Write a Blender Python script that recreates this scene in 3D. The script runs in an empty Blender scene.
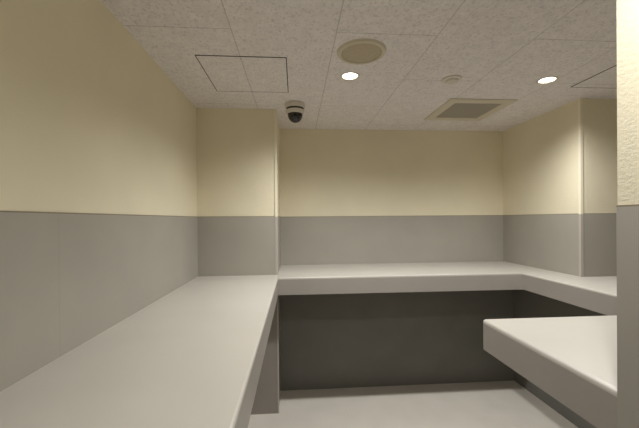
import bpy, bmesh, math
from mathutils import Matrix, Vector
S = bpy.context.scene
COL = S.collection
PI = math.pi

# ------------------------------------------------------------------ measurements (metres)
EYE = 1.395                      # camera above the floor
ZC = EYE + 0.795                 # ceiling
ZT = EYE - 0.397                 # counter tops
TH = 0.118                       # counter thickness
ZB = EYE + 0.0225                 # top of the grey wainscot
XL = -0.694                      # left wall
XE = -0.122                      # front edge of the left counter
XP, YP = -0.134, 2.419           # free corner of the left pier
YB = 2.934                       # back wall
YF = 2.288                       # front edge of the back counter
XR, YR = 1.903, 2.099            # free corner of the right pier
XRE = 1.629                      # front edge of the right counter
XA, YA0, YA1 = 0.716, 0.694, 1.268   # wall end beside the near counter
XFAR = 3.30                      # right wall of the bay
YN = -1.60                       # wall behind the camera
YDW = 2.734                      # recessed panels under the counters
XBL, XBR = -0.333, 1.861


# ------------------------------------------------------------------ materials
def srgb(r, g, b):
    f = lambda c: (c / 12.92) if c <= 0.04045 else ((c + 0.055) / 1.055) ** 2.4
    return (f(r / 255), f(g / 255), f(b / 255), 1)


class M:
    def __init__(s, name, col, rough=0.6, spec=0.3, metal=0.0):
        s.m = bpy.data.materials.new(name); s.m.use_nodes = True
        s.nt = s.m.node_tree; s.n = s.nt.nodes; s.b = s.n['Principled BSDF']
        s.col = col
        s.b.inputs['Base Color'].default_value = col
        s.b.inputs['Roughness'].default_value = rough
        s.b.inputs['Specular IOR Level'].default_value = spec
        s.b.inputs['Metallic'].default_value = metal
        s.tc = s.n.new('ShaderNodeNewGeometry').outputs['Position']

    def link(s, a, b): s.nt.links.new(a, b)

    def noise(s, scale, detail=3, rough=0.5, vec=None):
        n = s.n.new('ShaderNodeTexNoise')
        n.inputs['Scale'].default_value = scale; n.inputs['Detail'].default_value = detail
        n.inputs['Roughness'].default_value = rough
        s.link(vec or s.tc, n.inputs['Vector'])
        return n.outputs['Fac']

    def scaled(s, v):
        m = s.n.new('ShaderNodeVectorMath'); m.operation = 'MULTIPLY'
        s.link(s.tc, m.inputs[0]); m.inputs[1].default_value = v
        return m.outputs[0]

    def ramp(s, fac, stops):
        r = s.n.new('ShaderNodeValToRGB'); e = r.color_ramp.elements
        while len(e) < len(stops): e.new(0.5)
        for q, (p, c) in zip(e, stops): q.position = p; q.color = c
        s.link(fac, r.inputs['Fac'])
        return r.outputs['Color']

    def math(s, op, a, b=None, c=None):
        m = s.n.new('ShaderNodeMath'); m.operation = op
        for i, v in enumerate((a, b, c)):
            if v is None: continue
            if isinstance(v, (int, float)): m.inputs[i].default_value = v
            else: s.link(v, m.inputs[i])
        return m.outputs[0]

    def mix(s, fac, a, b):
        m = s.n.new('ShaderNodeMix'); m.data_type = 'RGBA'
        for sock, v in ((m.inputs[0], fac), (m.inputs[6], a), (m.inputs[7], b)):
            if isinstance(v, (int, float, tuple)): sock.default_value = v
            else: s.link(v, sock)
        return m.outputs[2]

    def color(s, c): s.link(c, s.b.inputs['Base Color'])

    def bump(s, h, strength=0.3, dist=0.002):
        b = s.n.new('ShaderNodeBump')
        b.inputs['Strength'].default_value = strength; b.inputs['Distance'].default_value = dist
        s.link(h, b.inputs['Height']); s.link(b.outputs['Normal'], s.b.inputs['Normal'])

    def xyz(s):
        x = s.n.new('ShaderNodeSeparateXYZ'); s.link(s.tc, x.inputs[0])
        return x.outputs


def mul(c, k): return (c[0] * k, c[1] * k, c[2] * k, 1)


def two_tone(name, col, amt, scale, rough, spec, bump_scale, bump_str, vec=None, bdist=0.002):
    m = M(name, col, rough, spec)
    f = m.noise(scale, 4)
    m.color(m.ramp(f, [(0.3, mul(col, 1 - amt)), (0.7, mul(col, 1 + amt))]))
    h = m.noise(bump_scale, 4, 0.6, m.scaled(vec) if vec else None)
    m.bump(h, bump_str, bdist)
    return m


CREAM = srgb(228, 220, 195)
GREY = srgb(163, 159, 150)
m = M('cream_wallpaper', CREAM, 0.75, 0.2)          # embossed plaster-look wallpaper
f = m.noise(2.2, 3)
m.color(m.ramp(f, [(0.3, mul(CREAM, 0.96)), (0.7, mul(CREAM, 1.04))]))
h1 = m.noise(60, 5, 0.65, m.scaled((1, 1, 1.7))); h2 = m.noise(190, 3, 0.6)
m.bump(m.math('MULTIPLY_ADD', h2, 0.4, h1), 0.35, 0.004)
wallpaper = m.m

m = M('grey_vinyl', GREY, 0.5, 0.35)                # wainscot sheets, a butt joint on the left wall
f = m.noise(3.0, 4)
base = m.ramp(f, [(0.3, mul(GREY, 0.96)), (0.7, mul(GREY, 1.04))])
x, y, z = m.xyz()
seam = m.math('MULTIPLY', m.math('LESS_THAN', m.math('ABSOLUTE', m.math('SUBTRACT', y, 1.028)), 0.0022),
              m.math('LESS_THAN', x, XL + 0.05))
m.color(m.mix(m.math('MULTIPLY', seam, 0.13), base, mul(GREY, 0.45)))
m.bump(m.noise(420, 2), 0.06, 0.001)
vinyl = m.m

base_m = two_tone('grey_base_vinyl', srgb(146, 140, 133), 0.04, 4, 0.55, 0.3, 300, 0.05).m
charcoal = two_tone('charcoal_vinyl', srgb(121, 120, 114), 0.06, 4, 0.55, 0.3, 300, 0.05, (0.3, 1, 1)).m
fascia_m = two_tone('grey_laminate', srgb(160, 154, 147), 0.03, 5, 0.45, 0.35, 300, 0.04).m
top_m = two_tone('pale_laminate', srgb(188, 184, 176), 0.025, 4, 0.34, 0.4, 350, 0.04).m
floor_m = two_tone('floor_vinyl', srgb(206, 200, 190), 0.04, 5, 0.42, 0.4, 250, 0.05).m
white_m = M('white_plastic', srgb(212, 206, 194), 0.45, 0.4).m
trim_white = M('painted_metal', srgb(206, 198, 180), 0.4, 0.4).m
tan_m = two_tone('tan_mesh', srgb(186, 174, 152), 0.05, 60, 0.7, 0.2, 600, 0.5).m
rim_m = M('rim_paint', srgb(204, 195, 175), 0.5, 0.3).m
vent_m = M('vent_metal', srgb(176, 168, 156), 0.5, 0.3).m
gap_m = M('dark_gap', srgb(76, 70, 62), 0.8, 0.1).m
bead_m = M('brown_bead', srgb(140, 130, 112), 0.6, 0.2).m
dome_m = M('smoked_dome', srgb(20, 19, 18), 0.08, 0.6).m
lens_m = M('black_lens', srgb(28, 27, 28), 0.3, 0.6).m
refl_m = M('reflector', srgb(235, 232, 224), 0.3, 0.5, 0.0).m
door_m = two_tone('door_paint', srgb(190, 180, 158), 0.03, 4, 0.5, 0.3, 300, 0.05).m
metal_m = M('brushed_steel', srgb(190, 188, 184), 0.3, 0.5, 1.0).m
highlight_cream = M('corner_highlight_cream', srgb(236, 229, 206), 0.35, 0.4).m  # paler than the wall to paint the highlight on the corner edge
highlight_grey = M('corner_highlight_grey', srgb(180, 174, 166), 0.35, 0.4).m

em = bpy.data.materials.new('lamp_lens'); em.use_nodes = True
b = em.node_tree.nodes['Principled BSDF']
b.inputs['Base Color'].default_value = (1, 1, 1, 1)
b.inputs['Emission Color'].default_value = (1, 0.95, 0.84, 1)
b.inputs['Emission Strength'].default_value = 10.0

# mineral-fibre ceiling board: fissures, pin holes, staggered joints
CEIL = srgb(230, 224, 223)
X0, PITCH, LEN = -0.262, 0.442, 0.91
def ceiling_material(name, joints):
    m = M(name, CEIL, 0.9, 0.1)
    n1 = m.noise(75, 6, 0.72, m.scaled((1, 0.75, 1)))
    pits = m.ramp(n1, [(0.40, (0, 0, 0, 1)), (0.47, (1, 1, 1, 1))])
    n2 = m.noise(230, 3, 0.6)
    pin = m.ramp(n2, [(0.36, (0, 0, 0, 1)), (0.42, (1, 1, 1, 1))])
    n3 = m.noise(24, 4, 0.6)
    base = m.ramp(n3, [(0.3, mul(CEIL, 0.93)), (0.7, mul(CEIL, 1.05))])
    c = m.mix(m.math('MULTIPLY', m.math('SUBTRACT', 1.0, pits), 0.25), base, mul(CEIL, 0.30))
    c = m.mix(m.math('MULTIPLY', m.math('SUBTRACT', 1.0, pin), 0.25), c, mul(CEIL, 0.3))
    if joints:
        x, y, z = m.xyz()
        u = m.math('DIVIDE', m.math('SUBTRACT', x, X0 - 10 * PITCH), PITCH)
        col = m.math('FLOOR', u); fu = m.math('FRACT', u)
        du = m.math('MULTIPLY', m.math('MINIMUM', fu, m.math('SUBTRACT', 1.0, fu)), PITCH)
        par = m.math('MODULO', col, 2.0)
        v = m.math('ADD', m.math('DIVIDE', m.math('SUBTRACT', y, 1.412 - 10 * LEN), LEN),
                   m.math('MULTIPLY', m.math('SUBTRACT', 1.0, par), 0.5))
        fv = m.math('FRACT', v)
        dv = m.math('MULTIPLY', m.math('MINIMUM', fv, m.math('SUBTRACT', 1.0, fv)), LEN)
        dv = m.math('ADD', dv, m.math('LESS_THAN', m.math('ABSOLUTE', m.math('SUBTRACT', col, 10.0)), 0.5))   # one run of boards is unbroken here
        j = m.math('LESS_THAN', m.math('MINIMUM', du, dv), 0.0024)
        c = m.mix(m.math('MULTIPLY', j, 0.38), c, mul(CEIL, 0.3))
    m.color(c)
    m.bump(m.math('ADD', pits, m.math('MULTIPLY', n1, 0.5)), 0.25, 0.002)
    return m.m
ceil_m = ceiling_material('ceiling_board', True)


# ------------------------------------------------------------------ mesh helpers
def obj(name, bm, mats, parent=None, smooth=False, kind=None):
    me = bpy.data.meshes.new(name)
    bmesh.ops.recalc_face_normals(bm, faces=bm.faces[:])
    bm.to_mesh(me); bm.free()
    for q in (mats if isinstance(mats, (list, tuple)) else [mats]): me.materials.append(q)
    if smooth:
        for p in me.polygons: p.use_smooth = True
        me.set_sharp_from_angle(angle=math.radians(38))
    o = bpy.data.objects.new(name, me); COL.objects.link(o)
    if parent: o.parent = parent
    if kind: o['kind'] = kind
    return o


def thing(name, label, cat, loc, group=None):
    o = bpy.data.objects.new(name, None); COL.objects.link(o)
    o.empty_display_size = 0.1
    o.location = loc; o['label'] = label; o['category'] = cat
    if group: o['group'] = group
    return o


def box(bm, x0, x1, y0, y1, z0, z1, mat=0):
    v = [bm.verts.new(p) for p in ((x0, y0, z0), (x1, y0, z0), (x1, y1, z0), (x0, y1, z0),
                                   (x0, y0, z1), (x1, y0, z1), (x1, y1, z1), (x0, y1, z1))]
    fs = []
    for q in ((0, 3, 2, 1), (4, 5, 6, 7), (0, 1, 5, 4), (1, 2, 6, 5), (2, 3, 7, 6), (3, 0, 4, 7)):
        f = bm.faces.new([v[i] for i in q]); f.material_index = mat; fs.append(f)
    return v


def prism(poly, z0, z1, edges=(), r=0.006, seg=3, corner=()):
    """upright prism; the top edge of every side listed in edges is rounded, vertical corners in corner too"""
    bm = bmesh.new()
    lo = [bm.verts.new((x, y, z0)) for x, y in poly]; hi = [bm.verts.new((x, y, z1)) for x, y in poly]
    n = len(poly)
    bm.faces.new(hi); bm.faces.new(lo[::-1])
    for i in range(n): bm.faces.new((lo[i], lo[(i + 1) % n], hi[(i + 1) % n], hi[i]))
    bm.edges.ensure_lookup_table()
    es = [bm.edges.get((hi[i], hi[(i + 1) % n])) for i in edges] + [bm.edges.get((lo[i], hi[i])) for i in corner]
    if es: bmesh.ops.bevel(bm, geom=es, offset=r, segments=seg, affect='EDGES', profile=0.5)
    return bm


def lathe(bm, prof, n=40, cap_start=False, cap_end=False, mat=0, c=(0, 0, 0)):
    rings = []
    for r, z in prof:
        if r < 1e-6: rings.append([bm.verts.new((c[0], c[1], c[2] + z))])
        else: rings.append([bm.verts.new((c[0] + r * math.cos(2 * PI * i / n), c[1] + r * math.sin(2 * PI * i / n), c[2] + z)) for i in range(n)])
    for a, b in zip(rings, rings[1:]):
        for i in range(n):
            j = (i + 1) % n
            if len(a) == 1: f = bm.faces.new((a[0], b[i], b[j]))
            elif len(b) == 1: f = bm.faces.new((a[i], a[j], b[0]))
            else: f = bm.faces.new((a[i], a[j], b[j], b[i]))
            f.material_index = mat
    if cap_start and len(rings[0]) > 1: bm.faces.new(rings[0])
    if cap_end and len(rings[-1]) > 1: bm.faces.new(rings[-1])
    return bm


def sq_ring(bm, xo0, xo1, yo0, yo1, w, z0, z1):
    box(bm, xo0, xo1, yo0, yo0 + w, z0, z1); box(bm, xo0, xo1, yo1 - w, yo1, z0, z1)
    box(bm, xo0, xo0 + w, yo0 + w, yo1 - w, z0, z1); box(bm, xo1 - w, xo1, yo0 + w, yo1 - w, z0, z1)


# ------------------------------------------------------------------ the setting
T = 0.10
def wall(name, x0, x1, y0, y1):
    bm = bmesh.new(); box(bm, x0, x1, y0, y1, 0, ZC)
    return obj(name, bm, wallpaper, kind='structure')


bm = bmesh.new(); box(bm, XL - T, XFAR + T, YN - T, YB + T, -0.08, 0)
obj('floor', bm, floor_m, kind='structure')

wl = wall('wall_left', XL - T, XL, YN - T, YB + T)
wb = wall('wall_back', XL, XFAR + T, YB, YB + T)
wp = wall('wall_pier_left', XL, XP, YP, YB)
wq = wall('wall_pier_right', XR, XFAR + T, YR, YB)
wr = wall('wall_right', XFAR, XFAR + T, YA0, YR)
wa = wall('wall_near', XA, XFAR + T, YN - T, YA0)
wf = wall('wall_front', XL, XA, YN - T, YN)

W = 0.003                          # thickness of the vinyl sheet
def wains(parent, x0, x1, y0, y1, z0=ZT, z1=ZB):
    bm = bmesh.new(); box(bm, x0, x1, y0, y1, z0, z1)
    obj('wainscot', bm, vinyl, parent)
def bead(parent, x0, x1, y0, y1):
    bm = bmesh.new(); box(bm, x0, x1, y0, y1, ZB, ZB + 0.004)
    obj('wainscot_bead', bm, bead_m, parent)
def dado(parent, x0, x1, y0, y1, z0=ZT):
    wains(parent, x0, x1, y0, y1, z0)
    bead(parent, x0, x1, y0, y1)
dado(wl, XL, XL + W, YN, YP - W)
dado(wp, XL, XP, YP - W, YP)
dado(wp, XP, XP + W, YP - W, YB - W)
dado(wb, XP, XR, YB - W, YB)
dado(wq, XR - W, XR, YR - W, YB - W)
dado(wq, XR, XFAR - W, YR - W, YR)
dado(wr, XFAR - W, XFAR, YA0, YR)
dado(wa, XA - W, XA, YN, YA0, 0.0)
dado(wa, XA, XFAR - W, YA0, YA0 + W, ZT)
dado(wf, XL + W, XA - W, YN, YN + W, 0.0)

# under the counters: the pier carries on down in grey, set-back base walls between
bm = bmesh.new(); box(bm, XBL, XP, YP - W, YP, 0, ZT - TH)
box(bm, XP, XP + W, YP - W, YDW, 0, ZT - TH)
obj('wainscot', bm, base_m, wp)
bm = bmesh.new(); box(bm, XL, XBL, YN, YP, 0, ZT - TH)
obj('wall_base_left', bm, base_m, kind='structure')
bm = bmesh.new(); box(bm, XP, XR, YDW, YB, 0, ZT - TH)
obj('wall_base_back', bm, charcoal, kind='structure')
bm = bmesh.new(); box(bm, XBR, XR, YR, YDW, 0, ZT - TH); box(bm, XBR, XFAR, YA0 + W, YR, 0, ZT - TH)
obj('wall_base_right', bm, charcoal, kind='structure')

# paler strips on the free corners of both piers, edge highlight painted in
def highlight_strip(name, cx, cy, sx, z0, wid=0.015):
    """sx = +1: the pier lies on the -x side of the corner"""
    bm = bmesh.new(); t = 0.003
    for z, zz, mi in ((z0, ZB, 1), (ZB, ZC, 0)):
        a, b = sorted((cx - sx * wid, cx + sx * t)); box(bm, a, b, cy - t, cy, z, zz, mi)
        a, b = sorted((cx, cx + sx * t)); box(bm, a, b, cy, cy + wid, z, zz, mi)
    return obj(name, bm, [highlight_cream, highlight_grey], kind='structure')
highlight_strip('highlight_trim_1', XP + W, YP - W, 1, ZT)
highlight_strip('highlight_trim_2', XR - W, YR - W, -1, ZT)
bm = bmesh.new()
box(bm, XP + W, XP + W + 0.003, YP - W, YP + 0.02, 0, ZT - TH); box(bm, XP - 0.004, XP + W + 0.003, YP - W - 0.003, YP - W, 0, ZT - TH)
obj('highlight_trim_3', bm, highlight_grey, kind='structure')  # same painted edge highlight, carried down below the counter

# ceiling with openings for the lamps and the vent
LAMPS = [(0.308, 1.838), (1.455, 1.829), (0.47, 0.44)]
R_LAMP = 0.044
bm = bmesh.new()
def loop(pts):
    v = [bm.verts.new((x, y, ZC)) for x, y in pts]
    return [bm.edges.new((v[i], v[(i + 1) % len(v)])) for i in range(len(v))]
E_ = loop([(XL - T, YN - T), (XFAR + T, YN - T), (XFAR + T, YB + T), (XL - T, YB + T)])
for lx, ly in LAMPS:
    E_ += loop([(lx + R_LAMP * math.cos(-2 * PI * i / 32), ly + R_LAMP * math.sin(-2 * PI * i / 32)) for i in range(32)])
bmesh.ops.triangle_fill(bm, edges=E_, use_beauty=True, use_dissolve=False, normal=(0, 0, -1))
ce = obj('ceiling', bm, ceil_m, kind='structure')
so = ce.modifiers.new('thickness', 'SOLIDIFY'); so.thickness = 0.012; so.offset = 0
for p in ce.data.polygons:                      # faces look down, thickness goes up
    pass
so.offset = -1 if ce.data.polygons[0].normal.z < 0 else 1

# door in the wall behind the camera
bm = bmesh.new(); box(bm, XE + 0.06, XA - 0.06, YN + W, YN + 0.03, 0.005, 2.0)
dr = obj('door_1', bm, door_m, kind='structure')
bm = bmesh.new(); lathe(bm, [(0, 0.05), (0.018, 0.048), (0.022, 0.03), (0.009, 0.022), (0.009, 0), (0.025, 0)], 20)
bmesh.ops.transform(bm, matrix=Matrix.Translation((0.05, YN + 0.03, 0.95)) @ Matrix.Rotation(-PI / 2, 4, 'X'), verts=bm.verts[:])
obj('door_handle', bm, metal_m, dr, True)


# ------------------------------------------------------------------ counters
def counter(label, poly, front, corner=(), lip=0.012, r=0.008):
    """poly: plan outline; front: indices of the exposed sides"""
    cx = sum(p[0] for p in poly) / len(poly); cy = sum(p[1] for p in poly) / len(poly)
    t = thing('counter', label, 'counter', (cx, cy, ZT - TH), 'built-in counters around the room')
    lp = [(x - cx, y - cy) for x, y in poly]
    obj('countertop', prism(lp, TH - lip, TH, front, r, 4, corner), top_m, t, True)
    obj('fascia', prism(lp, 0, TH - lip, (), r, 4, corner), fascia_m, t)
    return t
counter('long pale grey counter along the left wall, running up to the pier',
        [(XL + W, YN + W), (XE, YN + W), (XE, YP - W), (XL + W, YP - W)], (1,))
counter('pale grey counter along the back wall above the dark recess',
        [(XE + 0.001, YF), (XRE, YF), (XR - W, YF), (XR - W, YB - W), (XP + W, YB - W), (XP + W, YP - W), (XE + 0.001, YP - W)], (0,))
counter('pale grey counter passing in front of the right pier, seen beyond the near counter',
        [(XRE, YA1), (XFAR - W, YA1), (XFAR - W, YR - W), (XR - W, YR - W), (XR - W, YF), (XRE, YF)], (5,))
counter('near pale counter with a free rounded corner, against the wall end at right',
        [(XA + 0.016, YA0 + W), (XFAR - W, YA0 + W), (XFAR - W, YA1), (XA + 0.016, YA1)], (2, 3), (3,), 0.016, 0.011)


# ------------------------------------------------------------------ ceiling fittings
def downlight(x, y, label):
    t = thing('downlight', label, 'ceiling light', (x, y, ZC), 'recessed downlights')
    bm = bmesh.new(); lathe(bm, [(R_LAMP - 0.001, 0.002), (R_LAMP - 0.001, -0.002), (R_LAMP + 0.003, -0.004), (R_LAMP + 0.009, -0.003), (R_LAMP + 0.011, 0.0)], 40)
    obj('trim_ring', bm, trim_white, t, True)
    bm = bmesh.new(); lathe(bm, [(R_LAMP - 0.001, 0.001), (0.041, 0.014), (0.038, 0.030), (0.034, 0.034), (0, 0.036)], 40)
    obj('reflector', bm, refl_m, t, True)
    bm = bmesh.new(); lathe(bm, [(0, 0.012), (0.02, 0.0125), (0.034, 0.015), (0.037, 0.018), (0.036, 0.024)], 40)
    obj('lamp', bm, em, t, True)
    return t
downlight(*LAMPS[0], 'glowing round recessed downlight beside the round speaker in the ceiling')
downlight(*LAMPS[1], 'glowing round recessed downlight near the right pier, in the ceiling')
downlight(*LAMPS[2], 'recessed downlight in the ceiling over the passage, above and before the view')

for i, (lx, ly) in enumerate(LAMPS):
    ld = bpy.data.lights.new('downlight_beam', 'SPOT')
    ld.energy = (72, 56, 42)[i]; ld.color = (1.0, 0.992, 0.965)
    ld.spot_size = math.radians((152, 152, 156)[i]); ld.spot_blend = 1.0; ld.shadow_soft_size = 0.035
    lo = bpy.data.objects.new('downlight_beam', ld); COL.objects.link(lo)
    lo.location = (lx, ly, ZC - 0.008)

# round ceiling speaker
t = thing('ceiling_speaker', 'large round ceiling speaker with a tan mesh face, behind the left downlight', 'speaker', (0.318, 1.568, ZC))
bm = bmesh.new(); lathe(bm, [(0.094, -0.004), (0.097, -0.011), (0.104, -0.013), (0.112, -0.010), (0.117, 0.0)], 56)
obj('rim', bm, rim_m, t, True)
bm = bmesh.new(); lathe(bm, [(0.0, -0.008), (0.05, -0.0075), (0.09, -0.006), (0.0955, -0.004), (0.0955, 0.0)], 56)
obj('grille', bm, tan_m, t, True)

# heat detector
t = thing('smoke_detector', 'small low round detector on the ceiling, near the square vent', 'detector', (0.895, 1.846, ZC))
bm = bmesh.new(); lathe(bm, [(0.055, 0.0), (0.055, -0.006), (0.050, -0.009), (0.038, -0.010)], 40, cap_end=True)
obj('base', bm, white_m, t, True)
bm = bmesh.new(); lathe(bm, [(0.037, -0.010), (0.035, -0.018), (0.024, -0.024), (0, -0.026)], 40)
obj('cap', bm, white_m, t, True)

# dome camera
t = thing('dome_camera', 'dome security camera with black dome hanging from the ceiling by the left pier', 'camera', (0.003, 2.300, ZC))
bm = bmesh.new(); lathe(bm, [(0.0, 0.0), (0.064, 0.0), (0.066, -0.006), (0.066, -0.030), (0.062, -0.034)], 44)
obj('mount_plate', bm, white_m, t, True)
bm = bmesh.new(); lathe(bm, [(0.059, -0.032), (0.059, -0.047)], 44)
obj('groove', bm, gap_m, t, True)
bm = bmesh.new(); lathe(bm, [(0.059, -0.045), (0.064, -0.047), (0.0635, -0.063), (0.057, -0.071), (0.051, -0.072)], 44)
obj('housing', bm, white_m, t, True)
bm = bmesh.new(); lathe(bm, [(0.0515, -0.069)] + [(0.0515 * math.cos(a), -0.072 - 0.058 * math.sin(a)) for a in [PI / 2 * k / 10 for k in range(11)]], 44)
dm = obj('dome', bm, dome_m, t, True)
bm = bmesh.new()
lathe(bm, [(0, 0.004), (0.012, 0.003), (0.014, 0.0), (0.014, -0.004)], 24)
d = Vector((-0.05, -0.80, -0.60)).normalized()
bmesh.ops.transform(bm, matrix=Matrix.Translation(Vector((0, 0, -0.072)) + Vector((d.x * 0.0505, d.y * 0.0505, d.z * 0.057))) @ d.to_track_quat('Z', 'Y').to_matrix().to_4x4(), verts=bm.verts[:])
obj('lens', bm, lens_m, dm, True)

# square air vent
t = thing('air_vent', 'square air vent with a grey slatted face in the ceiling near the back wall', 'vent', (1.262, 2.372, ZC))
h, hi_ = 0.232, 0.166
bm = bmesh.new()
rings = [(h, 0.0), (h, -0.006), (h - 0.008, -0.010), (hi_ + 0.006, -0.010), (hi_, -0.006), (hi_, 0.0)]
vs = [[bm.verts.new((sx * r, sy * r, z)) for sx, sy in ((-1, -1), (1, -1), (1, 1), (-1, 1))] for r, z in rings]
for a, b in zip(vs, vs[1:]):
    for i in range(4): bm.faces.new((a[i], a[(i + 1) % 4], b[(i + 1) % 4], b[i]))
obj('frame', bm, trim_white, t)
bm = bmesh.new(); box(bm, -hi_, hi_, -hi_, hi_, -0.0015, 0.0)
obj('backing', bm, gap_m, t)
bm = bmesh.new()
for k in range(17):
    yy = -hi_ + 0.010 + k * (2 * hi_ - 0.020) / 16
    box(bm, -hi_, hi_, yy - 0.0068, yy + 0.0068, -0.0075, -0.0055)
obj('slats', bm, vent_m, t)

# access hatches
def hatch(x0, x1, y0, y1, label):
    cx, cy = (x0 + x1) / 2, (y0 + y1) / 2; a, b = (x1 - x0) / 2, (y1 - y0) / 2
    t = thing('access_hatch', label, 'ceiling hatch', (cx, cy, ZC), 'ceiling access hatches')
    bm = bmesh.new(); sq_ring(bm, -a, a, -b, b, 0.0045, -0.0022, 0.0)
    obj('frame', bm, gap_m, t)
    bm = bmesh.new(); box(bm, -a + 0.0045, a - 0.0045, -b + 0.0045, b - 0.0045, -0.0022, 0.0)
    obj('hatch_panel', bm, ceil_m, t)
    return t
hatch(-0.477, -0.037, 1.643, 2.093, 'square ceiling hatch with a dark outline by the left pier')
hatch(1.676, 2.126, 1.470, 1.920, 'ceiling hatch partly hidden by the near wall at the right')


# ------------------------------------------------------------------ camera and output
cd = bpy.data.cameras.new('camera'); cam = bpy.data.objects.new('camera', cd); COL.objects.link(cam)
F = 333.68
cd.sensor_fit = 'HORIZONTAL'; cd.sensor_width = 36; cd.lens = F / 639 * 36
cd.shift_y = 6.19 / 639; cd.clip_start = 0.02
cam.matrix_world = (Matrix.Translation((0, 0, EYE)) @ Matrix.Rotation(-0.0718, 4, 'Z')
                    @ Matrix.Rotation(PI / 2 - 0.0024, 4, 'X') @ Matrix.Rotation(-0.0075, 4, 'Z'))
S.camera = cam
w = bpy.data.worlds.new('world'); S.world = w; w.use_nodes = True
w.node_tree.nodes['Background'].inputs[0].default_value = (0.02, 0.02, 0.02, 1)
S.cycles.max_bounces = 12; S.cycles.diffuse_bounces = 8
S.cycles.use_denoising = True
v = S.view_settings
v.view_transform = 'Standard'; v.look = 'None'; v.gamma = 1; v.use_curve_mapping = False
v.exposure = -0.03
